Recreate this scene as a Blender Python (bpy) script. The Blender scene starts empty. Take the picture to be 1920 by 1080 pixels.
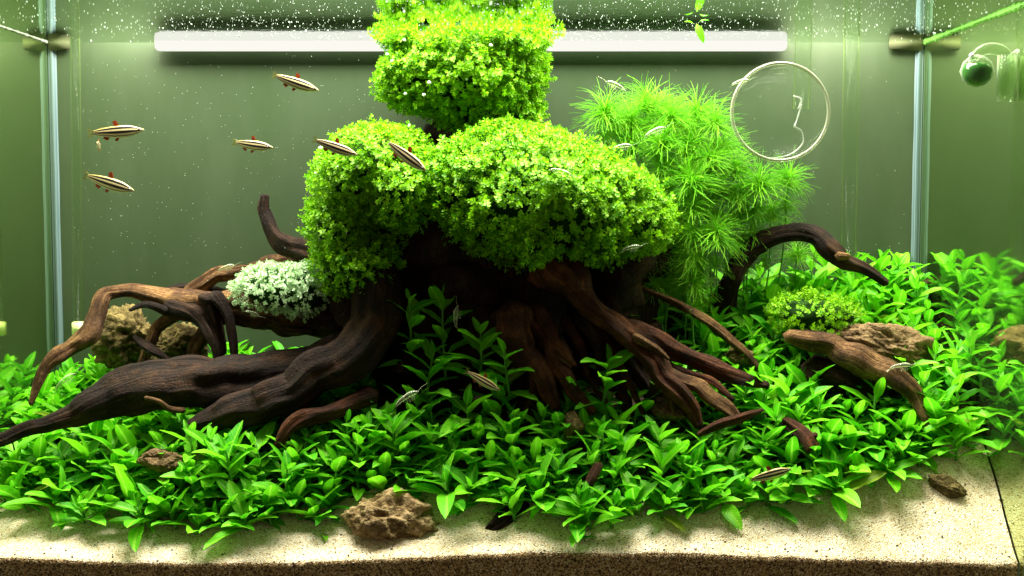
import bpy, bmesh, math, random
import numpy as np
from mathutils import Vector, Matrix, Euler, noise

SC = bpy.context.scene
COL = SC.collection
random.seed(7); RNG = np.random.default_rng(7)

# ------------------------------------------------------------------ camera
F = 2400.0; CX, CY, CZ = 0.027, -1.05, 0.40
PITCH = math.atan(165 / F)
cam_d = bpy.data.cameras.new('camera'); cam = bpy.data.objects.new('camera', cam_d); COL.objects.link(cam)
cam.location = (CX, CY, CZ); cam.rotation_euler = (math.pi / 2 - PITCH, 0, 0)
cam_d.sensor_width = 36; cam_d.lens = 36 * F / 1920; cam_d.clip_start = 0.01; cam_d.clip_end = 50
SC.camera = cam

# ------------------------------------------------------------------ world, lamps, exposure
W = bpy.data.worlds.new('World'); SC.world = W; W.use_nodes = True
W.node_tree.nodes['Background'].inputs[0].default_value = (1.0, 0.88, 0.62, 1)
W.node_tree.nodes['Background'].inputs[1].default_value = 0.15
WATER_Z = 0.5615
def area(name, loc, sx, sy, power, color, rot=(0, 0, 0)):
    l = bpy.data.lights.new(name, 'AREA'); l.shape = 'RECTANGLE'; l.size = sx; l.size_y = sy
    l.energy = power; l.color = color
    o = bpy.data.objects.new(name, l); COL.objects.link(o); o.location = loc; o.rotation_euler = rot
    return o
area('hood_lamp', (0.0, 0.050, WATER_Z + 0.24), 0.80, 0.07, 9.5, (1.0, 0.97, 0.86))
area('hood_lamp', (0.0, 0.120, WATER_Z + 0.24), 0.80, 0.07, 13.5, (1.0, 0.97, 0.86))
area('hood_lamp', (0.0, 0.185, WATER_Z + 0.24), 0.80, 0.07, 8.0, (1.0, 0.97, 0.86))
area('rear_lamp', (-0.36, 0.250, WATER_Z + 0.028), 0.075, 0.03, 0.50, (1.0, 0.84, 0.84), (math.radians(25), 0, 0))
area('rear_lamp', (0.355, 0.250, WATER_Z + 0.028), 0.12, 0.03, 0.72, (1.0, 0.84, 0.84), (math.radians(25), 0, 0))
SC.view_settings.view_transform = 'Standard'; SC.view_settings.look = 'None'
SC.view_settings.exposure = 0.0; SC.view_settings.gamma = 1.0
SC.cycles.use_denoising = True
SC.cycles.max_bounces = 8; SC.cycles.transparent_max_bounces = 24
SC.cycles.sample_clamp_indirect = 3.0

# ------------------------------------------------------------------ projection helpers
SP, CP = math.sin(PITCH), math.cos(PITCH)
def at(px, py, y):
    u = (px - 960) / F; v = (540 - py) / F
    dy = CP + v * SP; dz = -SP + v * CP
    k = (y - CY) / dy
    return Vector((CX + u * k, y, CZ + dz * k))
def proj(p):
    x, y, z = p[0] - CX, p[1] - CY, p[2] - CZ
    d = y * CP - z * SP; h = y * SP + z * CP
    return 960 + F * x / d, 540 - F * h / d
def pxm(y): return (y - CY) / F          # metres per photo pixel at depth y
def sstep(t): t = max(0.0, min(1.0, t)); return t * t * (3 - 2 * t)
HALF, DEPTH = 0.45, 0.28
def g(x, y):                              # ground height
    z = 0.1035 + 0.60 * y - 0.25 * y * y
    z += (0.13 if x > 0 else 0.10) * x * min(1, y / 0.28)
    z += 0.012 * sstep((x - 0.22) / 0.2) * sstep(y / 0.06) * (1 - sstep((y - .1) / .1))
    z += 0.009 * sstep((x - .04) / .1) * sstep((y - .15) / .08)
    z += 0.022 * math.exp(-((x / 0.17) ** 2) - (((y - 0.13) / 0.06) ** 2))
    z += 0.0045 * math.sin(x * 9.5 + 0.6) * max(0, 1 - y / 0.08) - 0.0015
    z += 0.004 * noise.noise(Vector((x * 22, y * 22, 1.7))) * min(1, .35 + y / 0.05)
    return z
def ground_hit(px, py):
    lo, hi = 0.0, DEPTH
    for _ in range(24):
        m = (lo + hi) / 2; p = at(px, py, m)
        if p.z > g(p.x, p.y): lo = m
        else: hi = m
    return at(px, py, lo)

# ------------------------------------------------------------------ materials
def nt(name):
    m = bpy.data.materials.new(name); m.use_nodes = True
    t = m.node_tree; t.nodes.clear(); out = t.nodes.new('ShaderNodeOutputMaterial')
    return m, t, out
def N(t, typ, **kw):
    n = t.nodes.new(typ)
    for k, v in kw.items():
        if k.startswith('_'): setattr(n, k[1:], v)
        else: n.inputs[k.replace('__', ' ')].default_value = v
    return n
def L(t, a, b): t.links.new(a, b)
def ramp(t, stops, fac=None):
    r = t.nodes.new('ShaderNodeValToRGB'); e = r.color_ramp.elements
    while len(e) < len(stops): e.new(0.5)
    for i, (p, c) in enumerate(stops): e[i].position = p; e[i].color = (*c, 1)
    if fac is not None: L(t, fac, r.inputs[0])
    return r
def pbr(t, rough=0.5, color=None, spec=0.5):
    p = t.nodes.new('ShaderNodeBsdfPrincipled'); p.inputs['Roughness'].default_value = rough
    p.inputs['Specular IOR Level'].default_value = spec
    if color: p.inputs['Base Color'].default_value = (*color, 1)
    return p
def bump(t, h, strength, dist, bsdf):
    b = N(t, 'ShaderNodeBump', Strength=strength, Distance=dist); L(t, h, b.inputs['Height']); L(t, b.outputs[0], bsdf.inputs['Normal']); return b
def mixrgb(t, fac, a, b, mode='MIX'):
    m = t.nodes.new('ShaderNodeMix'); m.data_type = 'RGBA'; m.blend_type = mode
    for s, v in ((0, fac), (6, a), (7, b)):
        if hasattr(v, 'is_output'): L(t, v, m.inputs[s])
        elif isinstance(v, tuple): m.inputs[s].default_value = (*v, 1)
        else: m.inputs[s].default_value = v
    return m.outputs[2]
def simple(name, color, rough=0.5, spec=0.5):
    m, t, o = nt(name); p = pbr(t, rough, color, spec); L(t, p.outputs[0], o.inputs[0]); return m

def leaf_material(name, dark, light, rib, trans=0.42, rough=0.48, spec=0.25, midrib=True):
    m, t, o = nt(name)
    oi = t.nodes.new('ShaderNodeObjectInfo')
    gi = t.nodes.new('ShaderNodeNewGeometry')
    nz = N(t, 'ShaderNodeTexNoise', Scale=9.0); tc = t.nodes.new('ShaderNodeTexCoord'); L(t, tc.outputs['Object'], nz.inputs['Vector'])
    add = N(t, 'ShaderNodeMath', _operation='ADD')
    L(t, oi.outputs['Random'] if midrib else gi.outputs['Random Per Island'], add.inputs[0])
    sc = N(t, 'ShaderNodeMath', _operation='MULTIPLY'); L(t, nz.outputs[0], sc.inputs[0]); sc.inputs[1].default_value = 0.6
    L(t, sc.outputs[0], add.inputs[1])
    hv = N(t, 'ShaderNodeMath', _operation='MULTIPLY'); L(t, add.outputs[0], hv.inputs[0]); hv.inputs[1].default_value = 0.62
    r = ramp(t, [(0.1, dark), (0.86, light), (0.99, (light[0] * 1.9, light[1] * .95, light[2] * 2))], hv.outputs[0]); col = r.outputs[0]
    p = pbr(t, rough, None, spec)
    if midrib:
        sx = t.nodes.new('ShaderNodeSeparateXYZ'); L(t, tc.outputs['Object'], sx.inputs[0])
        ab = N(t, 'ShaderNodeMath', _operation='ABSOLUTE'); L(t, sx.outputs[0], ab.inputs[0])
        rr = ramp(t, [(0.012, (1, 1, 1)), (0.03, (0, 0, 0))], ab.outputs[0])
        mv = N(t, 'ShaderNodeMath', _operation='MULTIPLY'); L(t, rr.outputs[0], mv.inputs[0]); mv.inputs[1].default_value = 0.55
        col = mixrgb(t, mv.outputs[0], col, rib)
        # side veins
        vy = N(t, 'ShaderNodeMath', _operation='MULTIPLY_ADD'); L(t, ab.outputs[0], vy.inputs[0]); vy.inputs[1].default_value = -1.2; L(t, sx.outputs[1], vy.inputs[2])
        vm = N(t, 'ShaderNodeMath', _operation='MULTIPLY'); L(t, vy.outputs[0], vm.inputs[0]); vm.inputs[1].default_value = 62
        vs = N(t, 'ShaderNodeMath', _operation='SINE'); L(t, vm.outputs[0], vs.inputs[0])
        bump(t, vs.outputs[0], 0.10, 0.003, p)
    L(t, col, p.inputs['Base Color'])
    tr = t.nodes.new('ShaderNodeBsdfTranslucent'); L(t, col, tr.inputs[0])
    mx = N(t, 'ShaderNodeMixShader', Fac=trans); L(t, p.outputs[0], mx.inputs[1]); L(t, tr.outputs[0], mx.inputs[2])
    L(t, mx.outputs[0], o.inputs[0]); return m
M = {}
M['carpet'] = leaf_material('carpet_leaf', (0.038, 0.34, 0.005), (0.20, 0.66, 0.012), (0.36, 0.76, 0.06))
M['stem'] = simple('plant_stem', (0.07, 0.28, 0.02), 0.5)
M['cushion'] = leaf_material('cushion_leaf', (0.03, 0.25, 0.003), (0.34, 0.64, 0.010), (0, 0, 0), trans=0.4, midrib=False)
M['pale'] = leaf_material('highlight_cushion_leaf', (0.13, 0.47, 0.05), (0.88, 0.95, 0.74), (0, 0, 0), trans=0.3, midrib=False)  # bright sparkle on this cushion is put into its whitened leaf colour
M['feather'] = leaf_material('feather_leaf', (0.12, 0.50, 0.008), (0.34, 0.74, 0.03), (0, 0, 0), trans=0.4, midrib=False)
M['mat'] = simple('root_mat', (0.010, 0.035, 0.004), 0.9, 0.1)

def wood_material(name, a, b, c):
    m, t, o = nt(name); tc = t.nodes.new('ShaderNodeTexCoord')
    uv = N(t, 'ShaderNodeMapping'); uv.inputs['Scale'].default_value = (1, 1, 1); L(t, tc.outputs['UV'], uv.inputs[0])
    mp = N(t, 'ShaderNodeMapping'); mp.inputs['Scale'].default_value = (34, 3.2, 1); L(t, tc.outputs['UV'], mp.inputs[0])
    n1 = N(t, 'ShaderNodeTexNoise', Scale=1.0, Detail=8.0, Roughness=0.7, Distortion=0.6); L(t, mp.outputs[0], n1.inputs['Vector'])
    n2 = N(t, 'ShaderNodeTexNoise', Scale=38.0, Detail=5.0, Roughness=0.65); L(t, tc.outputs['Object'], n2.inputs['Vector'])
    n3 = N(t, 'ShaderNodeTexNoise', Scale=420.0, Detail=3.0); L(t, tc.outputs['Object'], n3.inputs['Vector'])
    mm = N(t, 'ShaderNodeMath', _operation='ADD'); L(t, n1.outputs[0], mm.inputs[0]); L(t, n2.outputs[0], mm.inputs[1])
    m2 = N(t, 'ShaderNodeMath', _operation='MULTIPLY_ADD'); L(t, n3.outputs[0], m2.inputs[0]); m2.inputs[1].default_value = 0.35; L(t, mm.outputs[0], m2.inputs[2])
    h = N(t, 'ShaderNodeMath', _operation='MULTIPLY'); L(t, m2.outputs[0], h.inputs[0]); h.inputs[1].default_value = 0.43
    r = ramp(t, [(0.38, a), (0.50, b), (0.66, c)], h.outputs[0])
    p = pbr(t, 0.7, None, 0.18); L(t, r.outputs[0], p.inputs['Base Color'])
    bump(t, h.outputs[0], 1.0, 0.008, p); L(t, p.outputs[0], o.inputs[0]); return m
M['wood'] = wood_material('dark_driftwood', (0.004, 0.0018, 0.001), (0.013, 0.0052, 0.002), (0.070, 0.031, 0.011))
M['woodred'] = wood_material('red_brown_root', (0.006, 0.002, 0.0008), (0.046, 0.0135, 0.0035), (0.19, 0.062, 0.016))
M['woodtan'] = wood_material('tan_driftwood', (0.010, 0.004, 0.0015), (0.085, 0.039, 0.012), (0.36, 0.20, 0.072))

def rock_material(name, a, b, c):
    m, t, o = nt(name); tc = t.nodes.new('ShaderNodeTexCoord')
    n1 = N(t, 'ShaderNodeTexNoise', Scale=70.0, Detail=9.0, Roughness=0.7, Distortion=0.5); L(t, tc.outputs['Object'], n1.inputs['Vector'])
    n2 = N(t, 'ShaderNodeTexNoise', Scale=430.0, Detail=4.0); L(t, tc.outputs['Object'], n2.inputs['Vector'])
    r = ramp(t, [(0.33, a), (0.5, b), (0.66, c)], n1.outputs[0])
    va = t.nodes.new('ShaderNodeAttribute'); va.attribute_name = 'vein'; vm = N(t, 'ShaderNodeMath', _operation='MULTIPLY'); L(t, va.outputs['Fac'], vm.inputs[0]); vm.inputs[1].default_value = 0.6
    p = pbr(t, 0.85, None, 0.2); L(t, mixrgb(t, vm.outputs[0], r.outputs[0], c), p.inputs['Base Color'])
    mm = N(t, 'ShaderNodeMath', _operation='ADD'); L(t, n1.outputs[0], mm.inputs[0]); L(t, n2.outputs[0], mm.inputs[1])
    bump(t, mm.outputs[0], 0.8, 0.003, p); L(t, p.outputs[0], o.inputs[0]); return m
M['rock'] = rock_material('honeycomb_stone', (0.06, 0.036, 0.012), (0.19, 0.12, 0.042), (0.44, 0.33, 0.16))
M['rockdark'] = rock_material('brown_stone', (0.03, 0.017, 0.007), (0.11, 0.065, 0.026), (0.24, 0.165, 0.075))
M['rockolive'] = rock_material('olive_stone', (0.018, 0.013, 0.003), (0.075, 0.054, 0.014), (0.20, 0.155, 0.05))

def grain_material(name, stops, scale, rough=0.8):
    m, t, o = nt(name); tc = t.nodes.new('ShaderNodeTexCoord')
    v = N(t, 'ShaderNodeTexVoronoi', Scale=scale, Randomness=1.0); L(t, tc.outputs['Object'], v.inputs['Vector'])
    sep = t.nodes.new('ShaderNodeSeparateColor'); L(t, v.outputs['Color'], sep.inputs[0])
    r = ramp(t, stops, sep.outputs[0])
    n1 = N(t, 'ShaderNodeTexNoise', Scale=26.0, Detail=4.0); L(t, tc.outputs['Object'], n1.inputs['Vector'])
    r2 = ramp(t, [(0.3, (0.80, 0.76, 0.66)), (0.65, (1, 1, 1))], n1.outputs[0])
    c = mixrgb(t, 1.0, r.outputs[0], r2.outputs[0], 'MULTIPLY')
    p = pbr(t, rough, None, 0.3); L(t, c, p.inputs['Base Color'])
    inv = N(t, 'ShaderNodeMath', _operation='SUBTRACT'); inv.inputs[0].default_value = 1; L(t, v.outputs['Distance'], inv.inputs[1])
    bump(t, inv.outputs[0], 0.7, 0.0012, p); L(t, p.outputs[0], o.inputs[0]); return m
M['sand'] = grain_material('pale_sand', [(0.0, (0.10, 0.07, 0.035)), (0.045, (0.42, 0.31, 0.15)), (0.16, (0.66, 0.52, 0.30)), (0.55, (0.78, 0.68, 0.45)), (0.97, (0.92, 0.88, 0.74))], 1000)
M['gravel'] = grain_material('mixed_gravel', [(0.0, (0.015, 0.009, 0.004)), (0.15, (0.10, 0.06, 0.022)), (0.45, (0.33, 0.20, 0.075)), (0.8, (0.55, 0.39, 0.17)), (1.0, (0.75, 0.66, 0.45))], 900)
M['soil'] = grain_material('dark_soil', [(0.0, (0.02, 0.012, 0.006)), (0.5, (0.06, 0.036, 0.018)), (1.0, (0.13, 0.09, 0.05))], 420)

def panel_material():
    m, t, o = nt('frosted_back_film'); tc = t.nodes.new('ShaderNodeTexCoord')
    n1 = N(t, 'ShaderNodeTexNoise', Scale=6.0, Detail=8.0, Roughness=0.7); mpw = N(t, 'ShaderNodeMapping'); mpw.inputs['Scale'].default_value = (1.6, 1, .55); L(t, tc.outputs['Object'], mpw.inputs[0]); L(t, mpw.outputs[0], n1.inputs['Vector'])
    r = ramp(t, [(0.30, (0.021, 0.040, 0.012)), (0.5, (0.027, 0.046, 0.018)), (0.70, (0.036, 0.055, 0.025))], n1.outputs[0])
    p = pbr(t, 0.6, None, 0.2); L(t, r.outputs[0], p.inputs['Base Color']); L(t, p.outputs[0], o.inputs[0]); return m
M['panel'] = panel_material()
def mirror_material():
    m, t, o = nt('side_glass'); gl = N(t, 'ShaderNodeBsdfGlossy', Roughness=0.06); gl.inputs[0].default_value = (0.70, 0.82, 0.50, 1)
    p = pbr(t, 0.6, (0.020, 0.040, 0.008), 0.2)
    tc = t.nodes.new('ShaderNodeTexCoord'); n1 = N(t, 'ShaderNodeTexNoise', Scale=14.0, Detail=2.0); L(t, tc.outputs['Object'], n1.inputs['Vector'])
    r = ramp(t, [(0.3, (0.03, 0.03, 0.03)), (0.7, (0.07, 0.07, 0.07))], n1.outputs[0]); L(t, r.outputs[0], gl.inputs['Roughness'])
    mx = N(t, 'ShaderNodeMixShader', Fac=0.78); L(t, p.outputs[0], mx.inputs[1]); L(t, gl.outputs[0], mx.inputs[2]); L(t, mx.outputs[0], o.inputs[0]); return m
M['mirror'] = mirror_material()
def silicone_material():
    m, t, o = nt('silicone'); tc = t.nodes.new('ShaderNodeTexCoord'); mp = N(t, 'ShaderNodeMapping'); mp.inputs['Scale'].default_value = (900, 900, 3); L(t, tc.outputs['Object'], mp.inputs[0])
    n1 = N(t, 'ShaderNodeTexNoise', Scale=1.0, Detail=2.0); L(t, mp.outputs[0], n1.inputs['Vector'])
    r = ramp(t, [(0.35, (0.07, 0.13, 0.12)), (0.65, (0.18, 0.26, 0.26))], n1.outputs[0])
    p = pbr(t, 0.35, None, 0.5); L(t, r.outputs[0], p.inputs['Base Color'])
    tr = t.nodes.new('ShaderNodeBsdfTranslucent'); L(t, r.outputs[0], tr.inputs[0])
    mx = N(t, 'ShaderNodeMixShader', Fac=0.35); L(t, p.outputs[0], mx.inputs[1]); L(t, tr.outputs[0], mx.inputs[2]); L(t, mx.outputs[0], o.inputs[0]); return m
M['silicone'] = silicone_material()
def glass_material(name, edge, body, lo=0.35, hi=0.97, base=0.04):
    m, t, o = nt(name); lw = N(t, 'ShaderNodeLayerWeight', Blend=0.5)
    mr = N(t, 'ShaderNodeMapRange', _interpolation_type='SMOOTHSTEP'); L(t, lw.outputs['Facing'], mr.inputs[0])
    for i, v in enumerate((lo, hi, base, 0.85)): mr.inputs[i + 1].default_value = v
    tr = t.nodes.new('ShaderNodeBsdfTransparent'); tr.inputs[0].default_value = (*body, 1)
    p = pbr(t, 0.08, edge, 0.9)
    mx = t.nodes.new('ShaderNodeMixShader'); L(t, mr.outputs[0], mx.inputs[0]); L(t, tr.outputs[0], mx.inputs[1]); L(t, p.outputs[0], mx.inputs[2])
    L(t, mx.outputs[0], o.inputs[0]); return m
M['glass'] = glass_material('clear_glass', (0.08, 0.13, 0.03), (0.97, 0.99, 0.96), 0.55, 0.98, 0.02)
M['glassrim'] = glass_material('rim_glass', (0.36, 0.37, 0.26), (0.78, 0.82, 0.70), 0.1, 0.85, 0.26)
M['ware'] = glass_material('glassware', (0.42, 0.50, 0.34), (0.90, 0.96, 0.84), 0.35, 1.0, 0.07)
M['disc'] = glass_material('disc_glass', (0.45, 0.5, 0.38), (0.95, 0.97, 0.94), 0.6, 1.0, 0.015)
M['bubbleglass'] = glass_material('bubble_skin', (0.62, 0.66, 0.58), (0.97, 0.98, 0.96), 0.2, 0.9, 0.22)
def water_material():
    m, t, o = nt('water_surface'); lw = N(t, 'ShaderNodeLayerWeight', Blend=0.5)
    mr = N(t, 'ShaderNodeMapRange', _interpolation_type='SMOOTHSTEP'); L(t, lw.outputs['Facing'], mr.inputs[0])
    for i, v in enumerate((0.70, 0.82, 0.0, 1.0)): mr.inputs[i + 1].default_value = v
    tr = t.nodes.new('ShaderNodeBsdfTransparent')
    gl = N(t, 'ShaderNodeBsdfGlossy', Roughness=0.05); gl.inputs[0].default_value = (0.88, 0.92, 0.88, 1)
    tc = t.nodes.new('ShaderNodeTexCoord'); n1 = N(t, 'ShaderNodeTexNoise', Scale=110.0, Detail=2.0); L(t, tc.outputs['Object'], n1.inputs['Vector'])
    b = N(t, 'ShaderNodeBump', Strength=0.05, Distance=0.002); L(t, n1.outputs[0], b.inputs['Height']); L(t, b.outputs[0], gl.inputs['Normal'])
    mx = t.nodes.new('ShaderNodeMixShader'); L(t, mr.outputs[0], mx.inputs[0]); L(t, tr.outputs[0], mx.inputs[1]); L(t, gl.outputs[0], mx.inputs[2])
    L(t, mx.outputs[0], o.inputs[0]); return m
M['water'] = water_material()
def emit_material(name, color, strength):
    m, t, o = nt(name); e = N(t, 'ShaderNodeEmission', Strength=strength); e.inputs[0].default_value = (*color, 1); L(t, e.outputs[0], o.inputs[0]); return m
M['tube'] = emit_material('glowing_tube', (1.0, 0.985, 0.90), 0.97)
M['cap'] = simple('olive_plastic', (0.05, 0.06, 0.026), 0.9, 0.1)
M['white'] = simple('pearl_white', (0.9, 0.93, 0.9), 0.25, 0.8)
M['speck'] = simple('pale_speck', (0.42, 0.52, 0.40), 0.5)
M['liquid'] = simple('green_liquid', (0.010, 0.11, 0.003), 0.15, 0.6)
M['algae'] = leaf_material('algae_green', (0.03, 0.12, 0.012), (0.14, 0.32, 0.06), (0, 0, 0), midrib=False)
M['fin'] = leaf_material('fin_red', (0.26, 0.030, 0.010), (0.42, 0.085, 0.02), (0, 0, 0), midrib=False)
M['finclear'] = glass_material('fin_clear', (0.35, 0.32, 0.10), (0.92, 0.93, 0.75), 0.2, 0.9, 0.22)
M['eye'] = simple('fish_eye', (0.008, 0.008, 0.006), 0.1, 0.9)
def fish_material():
    m, t, o = nt('striped_skin'); tc = t.nodes.new('ShaderNodeTexCoord'); s = t.nodes.new('ShaderNodeSeparateXYZ'); L(t, tc.outputs['UV'], s.inputs[0])
    cream, dark, gold, belly = (0.56, 0.46, 0.23), (0.005, 0.004, 0.003), (0.34, 0.27, 0.07), (0.60, 0.57, 0.38)
    r = ramp(t, [(0.0, belly), (0.10, belly), (0.12, dark), (0.17, dark), (0.19, cream), (0.34, cream), (0.355, dark), (0.555, dark), (0.57, cream), (0.70, cream), (0.715, dark), (0.88, dark), (0.90, gold), (1.0, gold)], s.outputs[1])
    p = pbr(t, 0.3, None, 0.6); L(t, r.outputs[0], p.inputs['Base Color']); L(t, p.outputs[0], o.inputs[0]); return m
M['fish'] = fish_material()
M['shrimp'] = glass_material('shrimp_shell', (0.46, 0.52, 0.33), (0.88, 0.93, 0.78), 0.0, 0.9, 0.13)

# ------------------------------------------------------------------ object helpers
def tag(o, label, cat, group=None, kind=None):
    if label: o['label'] = label
    if cat: o['category'] = cat
    if group: o['group'] = group
    if kind: o['kind'] = kind
    return o
def thing(name, loc, label, cat, group=None):
    o = bpy.data.objects.new(name, None); COL.objects.link(o); o.location = loc; o.empty_display_size = 0.01
    return tag(o, label, cat, group)
def link(name, me, parent=None, loc=None):
    o = bpy.data.objects.new(name, me); COL.objects.link(o)
    if parent: o.parent = parent
    if loc is not None: o.location = loc
    return o
def mesh(name, verts, faces, mat, smooth=True, uv=None):
    me = bpy.data.meshes.new(name); me.from_pydata([tuple(v) for v in verts], [], [tuple(f) for f in faces])
    if mat: me.materials.append(mat)
    if smooth: me.polygons.foreach_set('use_smooth', [True] * len(me.polygons))
    if uv is not None:
        lay = me.uv_layers.new(name='UVMap'); li = np.zeros(len(me.loops), dtype=np.int32); me.loops.foreach_get('vertex_index', li)
        lay.data.foreach_set('uv', np.asarray(uv, dtype=np.float32)[li].ravel())
    me.update(); return me
def part(name, vf, mat, parent, smooth=True):
    v, f = vf[0], vf[1]; uv = vf[2] if len(vf) > 2 else None
    off = parent.matrix_basis.translation if parent is not None else Vector((0, 0, 0))
    if parent is not None and parent.parent is not None: off = off + parent.parent.matrix_basis.translation
    return link(name, mesh(name, [Vector(p) - off for p in v], f, mat, smooth, uv), parent)
def catmull(P, n):
    out = []; m = len(P)
    for i in range(m - 1):
        p0, p1, p2, p3 = P[max(0, i - 1)], P[i], P[i + 1], P[min(m - 1, i + 2)]
        k = n[i] if isinstance(n, list) else n
        for j in range(k):
            t = j / k
            out.append(0.5 * ((2 * p1) + (-p0 + p2) * t + (2 * p0 - 5 * p1 + 4 * p2 - p3) * t * t + (-p0 + 3 * p1 - 3 * p2 + p3) * t ** 3))
    out.append(P[-1].copy()); return out
def sweep(P, R, seg=12, rough=0.0, seed=0.0, groove=0.0, step=0.005, blunt=False):
    P4 = [np.array((*p, r)) for p, r in zip(P, R)]
    ns = [max(2, int(np.linalg.norm(P4[i + 1][:3] - P4[i][:3]) / step)) for i in range(len(P4) - 1)]
    Q = catmull(P4, ns); pts = [Vector(q[:3]) for q in Q]; rad = [max(1e-4, q[3]) for q in Q]
    V, Fc, UV = [], [], []; s = 0.0
    T = (pts[1] - pts[0]).normalized(); up = Vector((0, 0, 1)) if abs(T.z) < 0.9 else Vector((1, 0, 0))
    U = (up - T * up.dot(T)).normalized()
    if rough: pts = [p + Vector((noise.noise(p * 42 + Vector((seed, 0, 0))), noise.noise(p * 42 + Vector((0, seed, 9))), noise.noise(p * 42 + Vector((3, 0, seed))))) * min(.0045, r * .38) for p, r in zip(pts, rad)]
    for i, p in enumerate(pts):
        T = (pts[min(i + 1, len(pts) - 1)] - pts[max(i - 1, 0)]).normalized()
        U = (U - T * U.dot(T)).normalized(); B = T.cross(U)
        if i: s += (pts[i] - pts[i - 1]).length
        for k in range(seg):
            a = 2 * math.pi * k / seg; ca, sa = math.cos(a), math.sin(a); r = rad[i]
            if rough:
                r *= 1 + rough * noise.noise(Vector((ca * 1.1 + seed, sa * 1.1, s * 34))) * 1.6
                r *= 1 + groove * noise.noise(Vector((ca * 2.8 + seed * 3, sa * 2.8 + 5, s * 11))) * 1.5
                r += 0.30 * groove * rad[i] * noise.noise(Vector((ca * 6 + seed, sa * 6, s * 25)))
                kn = noise.noise(Vector((ca * 1.6 + seed * 5, sa * 1.6, s * 48))); r += rad[i] * rough * 2.2 * max(0, kn - .28) - rad[i] * rough * 1.3 * max(0, -kn - .36)
            V.append(p + U * (ca * r) + B * (sa * r)); UV.append((k / seg, s * 6))
    n = len(pts)
    for i in range(n - 1):
        for k in range(seg):
            a, b = i * seg + k, i * seg + (k + 1) % seg
            Fc.append((a, b, b + seg, a + seg))
    e = 0.15 if blunt else 0.8
    V.append(pts[0] - (pts[1] - pts[0]).normalized() * rad[0] * e); UV.append((.5, 0)); c0 = len(V) - 1
    V.append(pts[-1] + (pts[-1] - pts[-2]).normalized() * rad[-1] * e); UV.append((.5, s * 6)); c1 = len(V) - 1
    for k in range(seg):
        Fc.append((c0, (k + 1) % seg, k)); Fc.append((c1, (n - 1) * seg + k, (n - 1) * seg + (k + 1) % seg))
    return V, Fc, UV
def limb(path, seed=0, seg=26, rough=0.26, groove=0.3, step=0.0028, blunt=False):   # path: (photo x, photo y, depth m, radius in photo px)
    P = [at(a, b, c) for a, b, c, r in path]; R = [r * pxm(c) for a, b, c, r in path]
    return sweep(P, R, seg, rough, seed * 7.31 + 1, groove, step, blunt)
def box(c, sx, sy, sz, bev=0.0):
    bm = bmesh.new(); bmesh.ops.create_cube(bm, size=1)
    for v in bm.verts: v.co = Vector((v.co.x * sx + c[0], v.co.y * sy + c[1], v.co.z * sz + c[2]))
    if bev: bmesh.ops.bevel(bm, geom=bm.edges[:], offset=bev, segments=2, affect='EDGES')
    bm.verts.index_update(); r = [v.co.copy() for v in bm.verts], [[v.index for v in f.verts] for f in bm.faces]; bm.free(); return r
def ico(sub=2):
    bm = bmesh.new(); bmesh.ops.create_icosphere(bm, subdivisions=sub, radius=1); bm.verts.index_update()
    r = np.array([v.co[:] for v in bm.verts]), np.array([[v.index for v in f.verts] for f in bm.faces]); bm.free(); return r
ICO1, ICO2, ICO4 = ico(1), ico(2), ico(5)
def join_instances(variants, which, mats4):
    VV, FF, off = [], [], 0
    for k, (v, f) in enumerate(variants):
        idx = np.nonzero(which == k)[0]
        if not len(idx): continue
        m = mats4[idx]; pts = np.einsum('nij,vj->nvi', m[:, :3, :3], v) + m[:, None, :3, 3]
        fo = f[None] + (np.arange(len(idx)) * len(v))[:, None, None] + off
        VV.append(pts.reshape(-1, 3)); FF.append(fo.reshape(-1, f.shape[1])); off += len(idx) * len(v)
    return np.concatenate(VV), np.concatenate(FF)
def fast_mesh(name, V, Fc, mat, smooth=False):
    me = bpy.data.meshes.new(name); n, k = Fc.shape
    me.vertices.add(len(V)); me.vertices.foreach_set('co', V.astype(np.float32).ravel())
    me.loops.add(n * k); me.loops.foreach_set('vertex_index', Fc.astype(np.int32).ravel())
    me.polygons.add(n); me.polygons.foreach_set('loop_start', np.arange(0, n * k, k, dtype=np.int32))
    me.polygons.foreach_set('use_smooth', np.full(n, smooth))
    me.materials.append(mat); me.update(calc_edges=True); return me
def frame_to(z, roll):                      # rotation whose local Z is z
    z = z / np.linalg.norm(z); a = np.array((1, 0, 0)) if abs(z[0]) < 0.8 else np.array((0, 1, 0))
    x = np.cross(a, z); x /= np.linalg.norm(x); y = np.cross(z, x); c, s = math.cos(roll), math.sin(roll)
    return np.stack((x * c + y * s, y * c - x * s, z), axis=1)

# ================================================================== THE SETTING
# plant / sand border read off as ground points
border = [(-140, 935), (0, 945), (70, 965), (200, 992), (330, 1000), (480, 995), (640, 985), (720, 955), (800, 940), (880, 948), (960, 978), (1080, 992), (1200, 985), (1300, 980), (1400, 948), (1500, 945), (1640, 925), (1700, 895), (1760, 882), (1860, 878), (2000, 872)]
BP = [ground_hit(*b) for b in border]
BX = [p.x for p in BP]; BY = [p.y for p in BP]
def yfront(x): return float(np.interp(x, BX, BY))

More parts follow.
